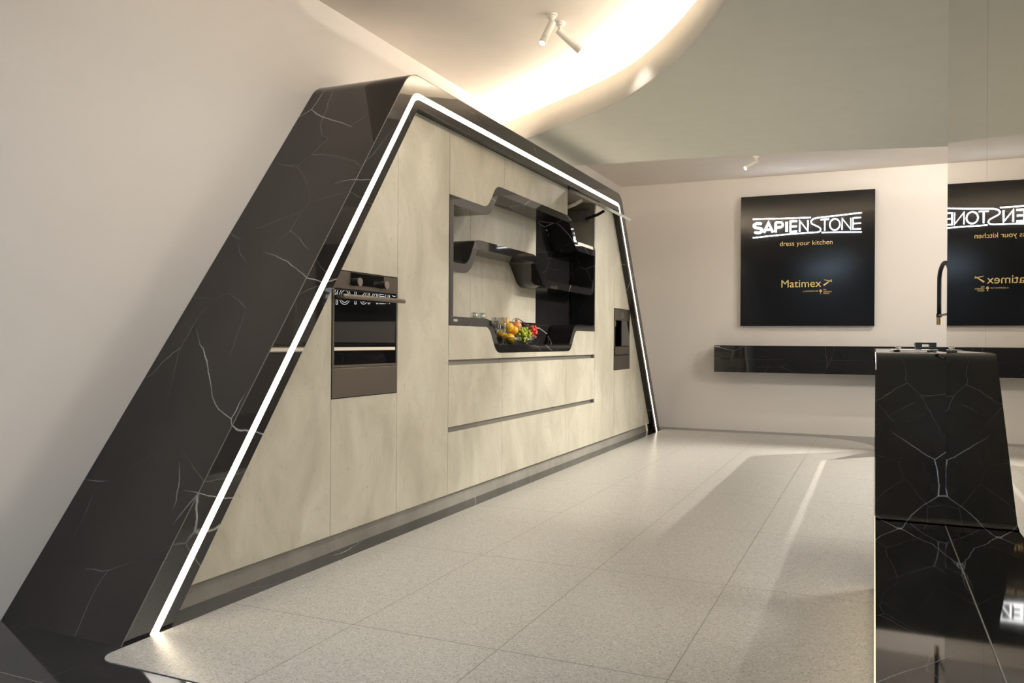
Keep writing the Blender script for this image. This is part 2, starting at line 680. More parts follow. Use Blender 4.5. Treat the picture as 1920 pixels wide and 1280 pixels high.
# lowered ceiling with a curved cove front
arc_pts = [(-3.108, 6.66), (-2.717, 6.401), (-2.232, 6.07), (-1.736, 5.698), (-1.39, 5.336), (-1.019, 4.803), (-.702, 4.201),
           (-.48, 3.55), (-.36, 2.85), (-.33, 2.1), (-.36, 1.3), (-.50, .4)]


def catmull(P, n=6):
    out = []
    for i in range(len(P) - 1):
        p0, p1, p2, p3 = [Vector(P[min(max(k, 0), len(P) - 1)]) for k in (i - 1, i, i + 1, i + 2)]
        for k in range(n):
            t = k / n
            q = .5 * ((2 * p1) + (p2 - p0) * t + (2 * p0 - 5 * p1 + 4 * p2 - p3) * t * t + (3 * p1 - p0 - 3 * p2 + p3) * t ** 3)
            out.append((q.x, q.y))
    out.append(tuple(P[-1]))
    return out


arc = catmull(arc_pts)
far = [(XR, 3.88), (XR, 8.45), (1.6, 8.30), (.573, 8.08), (-.185, 7.90), (-.95, 7.75), (-1.568, 7.68), (-2.07, 7.64), (-2.7, 7.60), (-3.108, 7.585)]
outline = arc + [(.272, .4), (.272, 3.88)] + far
bm = bmesh.new()
ZS = 2.83
lo = [bm.verts.new((x, y, ZS)) for x, y in outline]
hi = [bm.verts.new((x, y, ZS + .05)) for x, y in outline]
bm.faces.new(lo)
bm.faces.new(list(reversed(hi)))
for i in range(len(lo)):
    j = (i + 1) % len(lo)
    bm.faces.new((lo[i], lo[j], hi[j], hi[i]))
struct('ceiling_lowered', bm, M['soffit'])


def wall_strip(line_a, line_b, z0, z1):
    bm = bmesh.new()
    n = len(line_a)
    V = [[bm.verts.new((p[0], p[1], z)) for p in l] for l in (line_a, line_b) for z in (z0, z1)]
    a0, a1, b0, b1 = V
    for k in range(n - 1):
        bm.faces.new((a0[k], a0[k + 1], a1[k + 1], a1[k]))
        bm.faces.new((b0[k], b1[k], b1[k + 1], b0[k + 1]))
        bm.faces.new((a0[k], b0[k], b0[k + 1], a0[k + 1]))
        bm.faces.new((a1[k], a1[k + 1], b1[k + 1], b1[k]))
    for k in (0, n - 1):
        bm.faces.new((a0[k], a1[k], b1[k], b0[k]))
    return bm


front_line = offset_line(arc, .012)
back_line = offset_line(arc, -.012)
o = struct('trim_1', wall_strip(front_line, back_line, ZS - .004, 3.03), M['fascia'], True)
fl_ = list(reversed(far[2:]))
tag(obj('cove_light', wall_strip(offset_line(fl_, .38), offset_line(fl_, .42), ZS + .052, ZS + .062), M['cove_far']),
    'warm light strip hidden on the far edge of the lowered ceiling', 'light')
cove = tag(obj('cove_light', wall_strip(offset_line(arc, -.05), offset_line(arc, -.09), 3.022, 3.043), M['cove']),
           'bright warm light strip hidden behind the curved ceiling edge', 'light')

# ------------------------------------------------------------------ black marble surround of the cabinet wall
XF, XB, XD = -2.458, -3.106, -2.515
outer_raw = [(2.105, 0), (4.065, 2.657), (8.343, 2.66), (10.12, 0)]


def inset(d, r):
    a, b, c, e = [Vector(p) for p in outer_raw]
    l1, l2 = (b - a).normalized(), (e - c).normalized()
    k1, k2 = d / l1.y, d / -l2.y       # horizontal shift of the legs
    zt = b.y - d
    f1 = lambda z: a.x + k1 + (b.x - a.x) * z / b.y
    f2 = lambda z: e.x - k2 - (e.x - c.x) * z / c.y
    return fillet([(f1(0), 0), (f1(zt), zt), (f2(zt), zt), (f2(0), 0)], r, 12)


o0, o1, o2, o3 = inset(0, .20), inset(.104, .115), inset(.140, .08), inset(.188, .05)
sur = thing('cabinet_surround', 'black marble trapezoid frame with a glowing light strip around the beige cabinet wall', 'frame', (-2.8, 6.1, 0))
bm = bmesh.new()
ring_x(bm, o0, o1, XB, XF)
obj('marble_shell', bm, M['marble'], sur)
bm = bmesh.new()
ring_x(bm, inset(.1045, .115), inset(.1395, .08), XF - .05, XF - .0015)
bm2 = bmesh.new()
ring_x(bm2, inset(.0002, .20), inset(.0045, .1955), XF - .001, XF + .0007)
obj('edge_chamfer', bm2, M['chamfer'], sur)
lo_ = obj('light_strip', bm, M['led'], sur)
lo_['label'] = 'glowing warm white strip'
bm = bmesh.new()
ring_x(bm, o2, o3, XF - .075, XF)
obj('inner_lip', bm, M['marble'], sur)
tag(obj('uplight_fill_strip', boxm(-2.93, -2.90, 4.4, 8.1, 2.662, 2.672), M['uplight_fill']), 'added warm fill strip, unseen on top of the marble surround', 'light')  # added glow to brighten the ceiling and upper wall
# half planes that keep the cabinets inside the lip
_a, _b, _c, _e = [Vector(p) for p in outer_raw]
n1 = Vector((-(_b - _a).y, (_b - _a).x)).normalized()
n2 = Vector((-(_e - _c).y, (_e - _c).x)).normalized()


def inside(m=.192):
    hs = []
    for p, n in ((_a, n1), (_c, n2)):
        hs.append((n.x, n.y, n.dot(p) - m))
    hs.append((0, 1, 2.659 - m))
    return hs


HP = inside()
HPB = inside(.11)


def door(name, poly, parent, mat='stone', x0=XD - .02, x1=XD, hp=True, bev=.0015):
    if hp:
        poly = clip(poly, HP)
    bm = bmesh.new()
    prism_x(bm, poly, x0, x1)
    return obj(name, bm, M[mat], parent)


def rect(y0, y1, z0, z1, g=.0016):
    return [(y0 + g, z0 + g), (y1 - g, z0 + g), (y1 - g, z1 - g), (y0 + g, z1 - g)]


def carcass(poly, parent, mat='taupe', x0=-3.09, x1=XD - .024):
    poly = clip(poly, HPB)
    bm = bmesh.new()
    prism_x(bm, poly, x0, x1)
    return obj('carcass', bm, M[mat], parent)


ZD, ZT = .107, 2.60
# plinth
bm = bmesh.new()
prism_x(bm, clip([(2.2, 0), (9.99, 0), (9.99, .104), (2.2, .104)], HPB), -2.60, -2.573)
tag(obj('plinth', bm, M['stone_dark']), 'grey recessed stone kickboard along the foot of the cabinet wall', 'kickboard')

# tall units
t = thing('tall_cabinet', 'beige stone triangular end cabinet beside the near leaning marble leg', 'cabinet', (-2.8, 3.0, 0))
carcass(rect(2.2, 3.41, ZD, ZT, .002), t)
door('door', rect(2.2, 3.411, ZD, ZT), t)

t = thing('tall_cabinet', 'beige stone tall cabinet that houses the built in oven', 'cabinet', (-2.8, 3.7, 0))
cc = carcass(rect(3.411, 4.035, ZD, .80, .002), t)
carcass(rect(3.411, 4.035, 1.465, ZT, .002), t)
door('door', rect(3.411, 4.035, 1.4625, ZT), t)
door('door', rect(3.411, 4.035, ZD, .8015), t)

t = thing('tall_cabinet', 'beige stone full height cabinet between the oven and the open niche', 'cabinet', (-2.8, 4.35, 0))
carcass(rect(4.035, 4.655, ZD, ZT, .002), t)
door('door', rect(4.035, 4.655, ZD, ZT), t)

t = thing('tall_cabinet', 'narrow beige stone full height cabinet between the niche and the coffee machine', 'cabinet', (-2.8, 8.0, 0))
carcass(rect(7.667, 8.31, ZD, ZT, .002), t)
door('door', rect(7.667, 8.31, ZD, ZT), t)

t = thing('tall_cabinet', 'beige stone tall cabinet that houses the built in coffee machine', 'cabinet', (-2.8, 8.6, 0))
carcass(rect(8.31, 8.92, ZD, .80, .002), t)
carcass(rect(8.31, 8.92, 1.465, ZT, .002), t)
door('door', rect(8.31, 8.92, 1.4605, ZT), t)
door('door', rect(8.31, 8.92, ZD, .8035), t)

t = thing('tall_cabinet', 'beige stone slanted end cabinet beside the far leaning marble leg', 'cabinet', (-2.8, 9.3, 0))
carcass(rect(8.92, 9.98, ZD, ZT, .002), t)
door('door', rect(8.92, 9.55, ZD, ZT), t)
door('door', rect(9.55, 9.98, ZD, ZT), t)

# ---- wave curves of the niche (Y, z)
TOP = fillet([(4.660, 2.048), (5.225, 2.048), (5.375, 2.229), (6.945, 2.229), (7.13, 1.998), (7.665, 1.998)], .13, 9)
TOPi = offset_line(TOP, .058)
BOT = fillet([(4.660, 1.204), (5.265, 1.204), (5.385, 1.018), (6.965, 1.018), (7.10, 1.204), (7.665, 1.204)], .12, 9)
BOTi = offset_line(BOT, -.057)
MID = fillet([(4.710, 1.617), (4.925, 1.617), (5.045, 1.804), (6.135, 1.804), (6.335, 1.616), (7.585, 1.613), (7.640, 1.77)], [.12, .12, .12, .14, .09], 9)
MIDi = offset_line(MID, .062)


def seg_of(curve, y0, y1):
    """part of a wave curve between two Y, with interpolated ends"""
    out = []
    for p, q in zip(curve, curve[1:]):
        for yy in (y0, y1):
            if min(p[0], q[0]) < yy < max(p[0], q[0]):
                tt = (yy - p[0]) / (q[0] - p[0])
                out.append((yy, p[1] + (q[1] - p[1]) * tt))
        if y0 <= q[0] <= y1:
            out.append(q)
    if y0 <= curve[0][0] <= y1:
        out.append(curve[0])
    return sorted(set((round(a, 5), round(b, 5)) for a, b in out))


XN = -2.745     # back of the niche
# ---- base cabinets with drawers
G1, G2 = (.944, .978), (.508, .541)
for y0, y1, lab in ((4.655, 5.495, 'beige stone three drawer base cabinet under the left end of the niche'),
                    (5.495, 6.855, 'wide beige stone three drawer base cabinet under the fruit bowls'),
                    (6.855, 7.667, 'beige stone three drawer base cabinet under the right end of the niche')):
    t = thing('base_cabinet', lab, 'cabinet', (-2.8, (y0 + y1) / 2, 0))
    bm = bmesh.new()
    box(bm, -3.09, XD - .06, y0 + .002, y1 - .002, ZD, 1.0)
    obj('carcass', bm, M['taupe'], t)
    e0, e1 = y0 + .0016, y1 - .0016
    w = [p for p in seg_of(BOT, e0, e1)]
    door('drawer_front', [(e0, G1[1]), (e1, G1[1])] + [(a, b - .002) for a, b in reversed(w)], t, hp=False)
    door('drawer_front', rect(y0, y1, G2[1], G1[0], .0016), t)
    door('drawer_front', rect(y0, y1, ZD, G2[0]), t)
    for g0, g1 in (G1, G2):
        bm = bmesh.new()
        box(bm, XD - .058, XD - .028, y0 + .002, y1 - .002, g0 - .012, g1 + .012)
        h = obj('handle_channel', bm, M['channel'], t)
        if y1 > 7.6:
            obj('channel_end_cap', boxm(XD - .027, XD - .001, y1 - .022, y1 - .003, g0 + .001, g1 - .001), M['channel'], h)

# ---- wall cabinets above the niche
for y0, y1, lab in ((4.655, 5.508, 'beige stone wall cabinet with a wavy bottom edge above the left of the niche'),
                    (5.508, 6.875, 'wide beige stone wall cabinet with a wavy lower corner beside the raised flap')):
    t = thing('upper_cabinet', lab, 'cabinet', (-2.8, (y0 + y1) / 2, 2.3))
    bm = bmesh.new()
    box(bm, -3.09, XD - .024, y0 + .002, y1 - .002, 2.30, 2.545)
    obj('carcass', bm, M['taupe'], t)
    e0, e1 = y0 + .0016, y1 - .0016
    w = seg_of(TOP, e0, e1)
    door('door', [(a, b + .002) for a, b in w] + [(e1, 2.60), (e0, 2.60)], t)

t = thing('upper_cabinet', 'open wall cabinet with its flap raised above the right end of the niche', 'cabinet', (-2.8, 7.27, 2.3))
ya, yb, zt_ = 6.878, 7.664, 2.465
bm = bmesh.new()
box(bm, -2.90, -2.885, ya, yb, 2.02, zt_ + .015)              # back
box(bm, -2.90, -2.522, yb - .016, yb, 2.02, zt_ + .015)       # far side
box(bm, -2.90, -2.55, ya, ya + .004, 2.24, zt_ + .015)        # near side
box(bm, -2.90, -2.522, ya, yb, zt_, zt_ + .015)               # top
obj('carcass', bm, M['taupe'], t)
obj('bottom_board', boxm(-2.88, -2.53, 7.20, yb - .017, 2.004, 2.032), M['white_board'], t)
obj('side_edge', boxm(-2.5215, -2.515, yb - .020, yb - .002, 2.02, 2.40), M['stone'], t)
# raised flap, hinged along its top edge and tilted outwards
hx, hz, fx, fz = -2.512, 2.452, -2.172, 2.272
n = Vector((fz - hz, 0, -(fx - hx))).normalized() * .024
bm = bmesh.new()
P = [Vector((hx, 0, hz)), Vector((fx, 0, fz)), Vector((fx, 0, fz)) - n, Vector((hx, 0, hz)) - n]
A = [bm.verts.new((p.x, ya + .012, p.z)) for p in P]
B = [bm.verts.new((p.x, yb + .03, p.z)) for p in P]
bm.faces.new(A)
bm.faces.new(list(reversed(B)))
for i in range(4):
    j = (i + 1) % 4
    bm.faces.new((A[i], A[j], B[j], B[i]))
fl = obj('flap_door', bm, M['flap'], t)
fl['label'] = 'raised lift up door panel'
# stay mechanism: boxes on both sides, arms up to the flap
obj('mechanism_box', boxm(-2.76, -2.57, yb - .065, yb - .018, 2.27, 2.39, .004), M['channel'], t)
obj('mechanism_box', boxm(-2.76, -2.57, ya + .012, ya + .05, 2.30, 2.40, .004), M['bronze_l'], t)
for yy, mt in ((yb - .075, 'black'), (ya + .06, 'white_board')):
    bm = bmesh.new()
    for p0, p1 in (((-2.59, 2.30), (-2.47, 2.335)), ((-2.47, 2.335), (-2.40, 2.37))):
        d = Vector((p1[0] - p0[0], 0, p1[1] - p0[1]))
        q = Vector((-d.z, 0, d.x)).normalized() * .013
        vv = []
        for y in (yy - .006, yy + .006):
            vv += [bm.verts.new(Vector((p0[0], y, p0[1])) + q), bm.verts.new(Vector((p1[0], y, p1[1])) + q),
                   bm.verts.new(Vector((p1[0], y, p1[1])) - q), bm.verts.new(Vector((p0[0], y, p0[1])) - q)]
        for f in ((0, 1, 2, 3), (7, 6, 5, 4), (0, 4, 5, 1), (1, 5, 6, 2), (2, 6, 7, 3), (3, 7, 4, 0)):
            bm.faces.new([vv[i] for i in f])
    obj('stay_arm', bm, M[mt], t)

# ---- niche with wavy marble ribbons
t = thing('display_niche', 'open black marble niche with wavy upper and lower edges in the cabinet wall', 'niche', (-2.6, 6.15, 1.0))
bm = bmesh.new()
ring_x(bm, TOP, TOPi, XN, XD + .002)
obj('wavy_top_edge', bm, M['marble'], t)
bm = bmesh.new()
ring_x(bm, BOTi, BOT, XN, XD + .002)
obj('wavy_counter', bm, M['marble'], t)
obj('jamb', boxm(XN, XD + .002, 4.660, 4.712, 1.262, 1.990), M['marble'], t)
obj('jamb', boxm(XN, XD + .002, 7.640, 7.665, 1.262, 1.940), M['marble'], t)
obj('back_panel', boxm(XN - .03, XN - .014, 4.66, 7.665, 1.03, 2.235), M['marble'], t)
bp = obj('sliding_panel', boxm(XN - .012, XN, 4.714, 5.413, 1.264, 2.19), M['stone'], t)
bp['label'] = 'beige stone back panel'
bp = obj('sliding_panel', boxm(XN - .012, XN, 5.416, 6.692, 1.264, 2.19), M['stone'], t)
bp['label'] = 'beige stone back panel'
obj('name_plate', boxm(XD + .002, XD + .004, 4.714, 4.772, 1.229, 1.2445), M['chrome'], t)
obj('wavy_shelf', ring_x(bmesh.new(), MID, MIDi, XN + .001, XD - .004), M['marble'], t)

# ------------------------------------------------------------------ oven, warming drawer, coffee machine
t = thing('oven', 'bronze built in oven with black glass door and two knobs', 'oven', (-2.6, 3.72, 1.0))
y0, y1, z0, z1 = 3.414, 4.032, .960, 1.459
xo = XD + .004
bm = bmesh.new()
box(bm, XD - .5, xo - .02, y0, y1, z0, z1)
obj('body', bm, M['black'], t)
bm = bmesh.new()
box(bm, xo - .02, xo, y0, y1, 1.368, z1)                # control fascia
box(bm, xo - .02, xo, y0, y0 + .016, z0, 1.368)
box(bm, xo - .02, xo, y1 - .016, y1, z0, 1.368)
box(bm, xo - .02, xo, y0 + .016, y1 - .016, z0, z0 + .013)
fr = obj('front_frame', bm, M['bronze'], t)
obj('display', boxm(xo, xo + .002, 3.567, 3.882, 1.392, 1.456), M['black_glass'], t)
lid = boxm(xo, xo + .0015, 3.903, 4.016, 1.374, 1.446)
obj('water_tank_flap', lid, M['bronze'], t)
for yy in (3.600, 3.858):
    bm = bmesh.new()
    cyl(bm, (xo + .002, yy, 1.408), (xo + .034, yy, 1.408), .021)
    k = obj('knob', bm, M['black'], t)
    bm = bmesh.new()
    cyl(bm, (xo + .034, yy, 1.408), (xo + .040, yy, 1.408), .0215)
    c = obj('knob_cap', bm, M['rose'], k)
dg_ = obj('door', boxm(xo - .019, xo - .003, y0 + .018, y1 - .018, z0 + .015, 1.358), M['black_glass'], t)
bm = bmesh.new()
tube(bm, [(xo + .05, y0 + .012, 1.325), (xo + .05, y1 - .012, 1.325)], .0125, 14)
box(bm, xo - .003, xo + .05, y0 + .030, y0 + .050, 1.317, 1.333)
box(bm, xo - .003, xo + .05, y1 - .050, y1 - .030, 1.317, 1.333)
obj('handle', bm, M['bronze_l'], dg_)

tag(obj('warming_drawer', boxm(XD - .45, XD + .004, 3.414, 4.032, .8045, .957, .002), M['bronze']),
    'plain bronze warming drawer right below the oven', 'drawer')

t = thing('coffee_machine', 'dark built in coffee machine at the far end of the cabinet wall', 'coffee machine', (-2.6, 8.6, 1.0))
y0, y1 = 8.313, 8.917
bm = bmesh.new()
box(bm, XD - .40, XD - .165, y0, y1, .962, 1.457)
box(bm, XD - .165, xo - .012, y0, y0 + .02, .962, 1.457)
box(bm, XD - .165, xo - .012, y1 - .02, y1, .962, 1.457)
obj('body', bm, M['black'], t)
obj('control_panel', boxm(XD - .16, xo, y0, y1, 1.335, 1.457), M['bronze'], t)
obj('display', boxm(xo, xo + .002, 8.53, 8.67, 1.36, 1.435), M['black_glass'], t)
obj('side_trim', boxm(XD - .01, xo, y0, y0 + .03, .964, 1.333), M['bronze_l'], t)
obj('glass_front', boxm(XD - .02, xo - .004, 8.60, y1 - .004, 1.06, 1.333), M['black_glass'], t)
bm = bmesh.new()
cyl(bm, (XD - .06, 8.43, 1.18), (XD - .06, 8.43, 1.30), .025)
box(bm, XD - .085, XD - .02, 8.40, 8.46, 1.27, 1.334)
obj('spout', bm, M['bronze_l'], t)
obj('drip_tray', boxm(XD - .16, xo, y0 + .002, y1 - .002, .966, 1.052), M['bronze'], t)
tag(obj('accessory_drawer', boxm(XD - .45, XD + .004, 8.313, 8.917, .806, .958, .002), M['bronze']),
    'plain dark bronze drawer right below the coffee machine', 'drawer')

# ------------------------------------------------------------------ things in the niche
ZN = 1.0755     # low counter
ZU = 1.2615     # raised counter
XM = -2.632


def bowl_mesh(c, R, h, thick=.006, wave=0., seg=32):
    bm = bmesh.new()
    outp = [(0, 0), (R * .42, 0), (R * .50, .006), (R * .78, h * .35), (R * .94, h * .7), (R, h)]
    inn = [(R - thick, h), (R * .94 - thick, h * .7), (R * .78 - thick, h * .36), (R * .48, .014), (0, .012)]
    wob = (lambda t, hh: 1 + wave * math.cos(t * 12) * (hh / h)) if wave else None
    lathe(bm, outp + inn, c, seg=seg, wob=wob)
    return bm


def boat_bowl(c, a, b, h):
    bm = bowl_mesh((0, 0, 0), 1, h, .05, .02, 36)
    for v in bm.verts:
        ang = math.atan2(v.co.y, v.co.x)
        lift = 1 + .35 * (math.cos(ang) ** 2) if v.co.z > h * .5 else 1
        v.co = Vector((c[0] + v.co.x * b, c[1] + v.co.y * a, c[2] + v.co.z * lift))
    return bm


fb = obj('fruit_bowl', bowl_mesh((-2.633, 5.855, ZN), .104, .060, wave=.025), M['glass'], None, True)
tag(fb, 'cut crystal bowl heaped with oranges in the dip of the niche', 'bowl')
ob = thing('glass_basket', 'glass basket with a hoop handle holding grapes and a pomegranate', 'basket', (-2.63, 6.15, ZN))
obj('bowl', boat_bowl((-2.63, 6.15, ZN), .15, .095, .055), M['glass'], ob, True)
bm = bmesh.new()
hp_ = catmull([(6.03, 1.13), (5.985, 1.19), (5.955, 1.235), (5.965, 1.268), (6.02, 1.283), (6.09, 1.281), (6.18, 1.258), (6.25, 1.20), (6.27, 1.13)], 5)
tube(bm, [(-2.645, p[0], p[1]) for p in hp_], .0042, 8)
obj('hoop_handle', bm, M['chrome'], ob, True)


def orange(loc, r, mat, label):
    t = thing('orange', label, 'orange', loc, 'oranges in the crystal bowl')
    bm = bmesh.new()
    ball(bm, loc, r, 4, .97)
    obj('peel', bm, M[mat], t, True)
    bm = bmesh.new()
    d = Vector((random.uniform(-.5, .5), random.uniform(-.8, .3), .8)).normalized()
    p = Vector(loc) + d * r * .985
    cyl(bm, p, p + d * .002, .004, .003, 8)
    obj('stem_end', bm, M['stem'], t)
    return t


orange((-2.670, 5.807, 1.162), .037, 'orange_y', 'yellow orange low at the left of the crystal bowl beside the stemmed glass')
orange((-2.598, 5.812, 1.125), .038, 'orange_y', 'yellow orange at the bottom front of the crystal bowl')
orange((-2.690, 5.890, 1.145), .035, 'orange', 'orange tucked low at the back of the crystal bowl')
orange((-2.640, 5.915, 1.115), .035, 'orange', 'orange at the bottom right of the crystal bowl')
orange((-2.608, 5.815, 1.211), .039, 'orange_y', 'large yellow orange in front near the top of the heap')
orange((-2.672, 5.866, 1.254), .038, 'orange', 'deep orange topmost of the heap in the crystal bowl')
orange((-2.620, 5.932, 1.190), .037, 'orange', 'orange at the right of the heap touching the green grapes')

t = thing('pomegranate', 'red orange pomegranate with a small crown behind the green grapes', 'pomegranate', (-2.68, 6.13, 1.22))
bm = bmesh.new()
ball(bm, (-2.68, 6.13, 1.224), .042, 4, .95)
obj('skin', bm, M['pome'], t, True)
bm = bmesh.new()
lathe(bm, [(.008, 0), (.009, .008), (.014, .02), (.010, .018), (.006, .008), (.0, .006)], (-2.68, 6.125, 1.260),
      seg=18, wob=lambda a, h: 1 + .18 * math.cos(6 * a))
obj('crown', bm, M['pome_c'], t, True)


def grapes(label, name, mat, pts, r, stem):
    c = sum((Vector(p) for p in pts), Vector()) / len(pts)
    t = thing('grape_bunch', label, 'grapes', tuple(c))
    bm = bmesh.new()
    ball(bm, (0, 0, 0), r, 3, 1.12)
    bmesh.ops.recalc_face_normals(bm, faces=bm.faces)
    me = D.meshes.new('grape')
    bm.to_mesh(me)
    bm.free()
    for p in me.polygons:
        p.use_smooth = True
    me.materials.append(M[mat])
    for p in pts:
        g = D.objects.new('grape', me)
        COL.objects.link(g)
        g.parent = t
        g.location = Vector(p) - c
        g.rotation_euler = (random.uniform(-.8, .8), random.uniform(-.8, .8), 0)
        s = random.uniform(.92, 1.08)
        g.scale = (s, s, s)
    bm = bmesh.new()
    tube(bm, stem, .0022, 6)
    obj('stem', bm, M['stem'], t)
    return t


def cluster(c, r, n, dmin):
    pts, tries = [], 0
    while len(pts) < n and tries < 20000:
        tries += 1
        u = Vector((random.uniform(-1, 1), random.uniform(-1, 1), random.uniform(-1, 1)))
        if u.length > 1:
            continue
        p = Vector(c) + Vector((u.x * r[0], u.y * r[1], u.z * r[2]))
        if all((p - q).length > dmin for q in pts):
            pts.append(p)
    return pts


grapes('bunch of green grapes spilling over the front of the glass basket', 'grape_bunch', 'grape_g',
       cluster((-2.588, 6.065, 1.160), (.046, .085, .058), 46, .0222), .0122,
       [(-2.60, 6.07, 1.20), (-2.62, 6.08, 1.225), (-2.63, 6.10, 1.235)])
grapes('bunch of red grapes hanging over the right rim of the glass basket', 'grape_bunch', 'grape_r',
       cluster((-2.580, 6.245, 1.178), (.030, .052, .052), 22, .0222), .0122,
       [(-2.60, 6.22, 1.21), (-2.62, 6.21, 1.235), (-2.64, 6.20, 1.24)])
gk = [(-2.69 + random.uniform(-.01, .01), 6.235 + .024 * i, 1.252 - .0035 * i + random.uniform(-.007, .007)) for i in range(9)]
grapes('small bunch of black grapes at the back of the glass basket', 'grape_bunch', 'grape_k', gk, .0115,
       [(-2.68, 6.22, 1.25), (-2.69, 6.27, 1.268), (-2.69, 6.33, 1.262)])


def flute(x, y, label):
    prof = [(0, 0), (.030, 0), (.030, .003), (.007, .006), (.005, .02), (.005, .075), (.012, .085), (.026, .103), (.0305, .135), (.031, .205),
            (.0295, .205), (.029, .135), (.0245, .106), (.010, .091), (0, .089)]
    bm = bmesh.new()
    lathe(bm, prof, (x, y, ZN), seg=24)
    o = obj('stemmed_glass', bm, M['glass'], None, True)
    return tag(o, label, 'glass')


flute(-2.555, 5.585, 'cut crystal stemmed glass standing just in front of the oranges')
flute(-2.625, 5.605, 'cut crystal stemmed glass half hidden by the marble wave, left of the other')

for yy, xx, lab in ((5.215, -2.620, 'small thick crystal tumbler lying on the raised counter, left of two'),
                    (5.300, -2.600, 'small thick crystal tumbler lying on the raised counter beside the marble dip, right of two')):
    bm = bmesh.new()
    prof = [(0, 0), (.017, 0), (.0205, .004), (.0215, .045), (.0195, .052), (.016, .052), (.016, .018), (0, .015)]
    lathe(bm, prof, (xx, yy - .02, ZU + .022), axis=(.35, .9, .03), seg=20)
    tag(obj('crystal_tumbler', bm, M['glass'], None, True), lab, 'glass')

# ------------------------------------------------------------------ spotlights on the ceiling
def spotlight(mount, end, label, lit, power, target=None):
    m, e = Vector(mount), Vector(end)
    t = thing('spotlight', label, 'spotlight', mount, 'white cylinder spotlights on the ceiling')
    bm = bmesh.new()
    lathe(bm, [(0, 0), (.036, 0), (.036, -.010), (.026, -.014), (.026, -.022), (.016, -.026), (.016, -.034), (0, -.034)], m, seg=24)
    obj('ceiling_mount', bm, M['white_metal'], t)
    j = m + Vector((0, 0, -.062))
    bm = bmesh.new()
    cyl(bm, m + Vector((0, 0, -.03)), j, .009)
    obj('joint', bm, M['white_metal'], t, True)
    d = (e - j).normalized()
    s = j - d * .018 + d.cross(Vector((0, 0, 1)).cross(d)).normalized() * -.0
    bm = bmesh.new()
    L = (e - s).length
    lathe(bm, [(0, 0), (.021, 0), (.0235, .004), (.0235, L - .046), (.0225, L - .045), (.0225, L - .043), (.0235, L - .042), (.0235, L),
               (.019, L), (.019, L - .012), (0, L - .012)], s, axis=d, seg=28)
    obj('barrel', bm, M['white_metal'], t)
    bm = bmesh.new()
    cyl(bm, s + d * (L - .011), s + d * (L - .003), .0185)
    ln = obj('lens', bm, M['lens'] if lit else M['black_glass'], t)
    if lit:
        ln['label'] = 'glowing lens'
    if power:
        lamp('spot_beam', 'SPOT', e + d * .01, e + d * 2, power, WARM, .03, 62, .8)
    return t


spotlight((-1.881, 4.821, ZC), (-1.911, 4.742, 2.965), 'white ceiling spotlight with its lit lens facing us, left of the pair', True, 40)
spotlight((-1.877, 4.963, ZC), (-1.775, 5.060, 3.005), 'white ceiling spotlight turned away to the right, right of the pair', False, 14)
spotlight((-1.212, 9.375, ZC), (-1.315, 9.270, 3.025), 'small lit white spotlight alone on the far ceiling near the back wall', True, 25)

# ------------------------------------------------------------------ back wall: sign and floating shelf
t = thing('wall_sign', 'glossy black square sign with white neon lettering on the back wall', 'sign', (-.77, 10.5, 2.1))
YS = 10.50
obj('board', boxm(-1.538, -.004, YS, YB - .001, 1.312, 2.922, .002), M['sign'], t)
yn0, yn1 = YS - .022, YS - .004


def neon(name, strokes):
    bm = bmesh.new()
    for pts, w, closed in strokes:
        stroke_y(bm, pts, w, yn0, yn1, closed)
    return obj(name, bm, M['neon'], t)


zb, zt2 = 2.452, 2.596


def L_(x0, x1, pts, w):
    """unit letter box -> sign, keeping stroke width inside the box"""
    h = w / 2
    return [(x0 + h + (x1 - x0 - w) * a, zb + h + (zt2 - zb - w) * b) for a, b in pts]


def scurve(n=26):
    pts = []
    for k in range(n + 1):
        a = math.radians(35 + (270 - 35) * k / n)
        pts.append((.5 + .5 * math.cos(a), .75 + .25 * math.sin(a)))
    for k in range(1, n + 1):
        a = math.radians(90 - (235) * k / n)
        pts.append((.5 + .5 * math.cos(a), .25 + .25 * math.sin(a)))
    return pts


neon('letter', [(L_(-1.392, -1.268, scurve(), .027), .027, False)])                       # S
neon('letter', [(L_(-1.272, -1.140, [(0, 0), (.5, 1), (1, 0)], .027), .025, False), (L_(-1.272, -1.140, [(.25, .28), (.75, .28)], .027), .022, False)])  # A
bowl_p = [(0, 1), (.55, 1)] + [(.62 + .38 * math.cos(math.radians(a)), .74 + .26 * math.sin(math.radians(a))) for a in range(75, -91, -15)] + [(0, .48)]
neon('letter', [(L_(-1.133, -1.026, [(0, 0), (0, 1)], .025), .025, False), (L_(-1.133, -1.026, bowl_p, .025), .022, False)])  # P
neon('letter', [(L_(-1.013, -.972, [(.5, 0), (.5, 1)], .026), .026, False)])               # I
w = .019
neon('letter', [(L_(-.958, -.862, [(1, 0), (0, 0), (0, 1), (1, 1)], w), w, False), (L_(-.958, -.862, [(0, .5), (.95, .5)], w), w, False)])  # E
w = .015
neon('letter', [(L_(-.848, -.740, [(0, 0), (0, 1), (1, 0), (1, 1)], w), w, False)])        # N
w = .0125
neon('letter', [(L_(-.610, -.502, [(0, 1), (1, 1)], w), w, False), (L_(-.610, -.502, [(.5, 0), (.5, 1)], w), w, False)])  # T
w = .0115
neon('letter', [(L_(-.506, -.382, [(.5 + .5 * math.cos(math.radians(a)), .5 + .5 * math.sin(math.radians(a))) for a in range(0, 360, 10)], w), w, True)])  # O
w = .0105
neon('letter', [(L_(-.368, -.262, [(0, 0), (0, 1), (1, 0), (1, 1)], w), w, False)])        # N
neon('letter', [(L_(-.248, -.150, [(1, 0), (0, 0), (0, 1), (1, 1)], w), w, False), (L_(-.248, -.150, [(0, .5), (1, .5)], w), w, False)])  # E
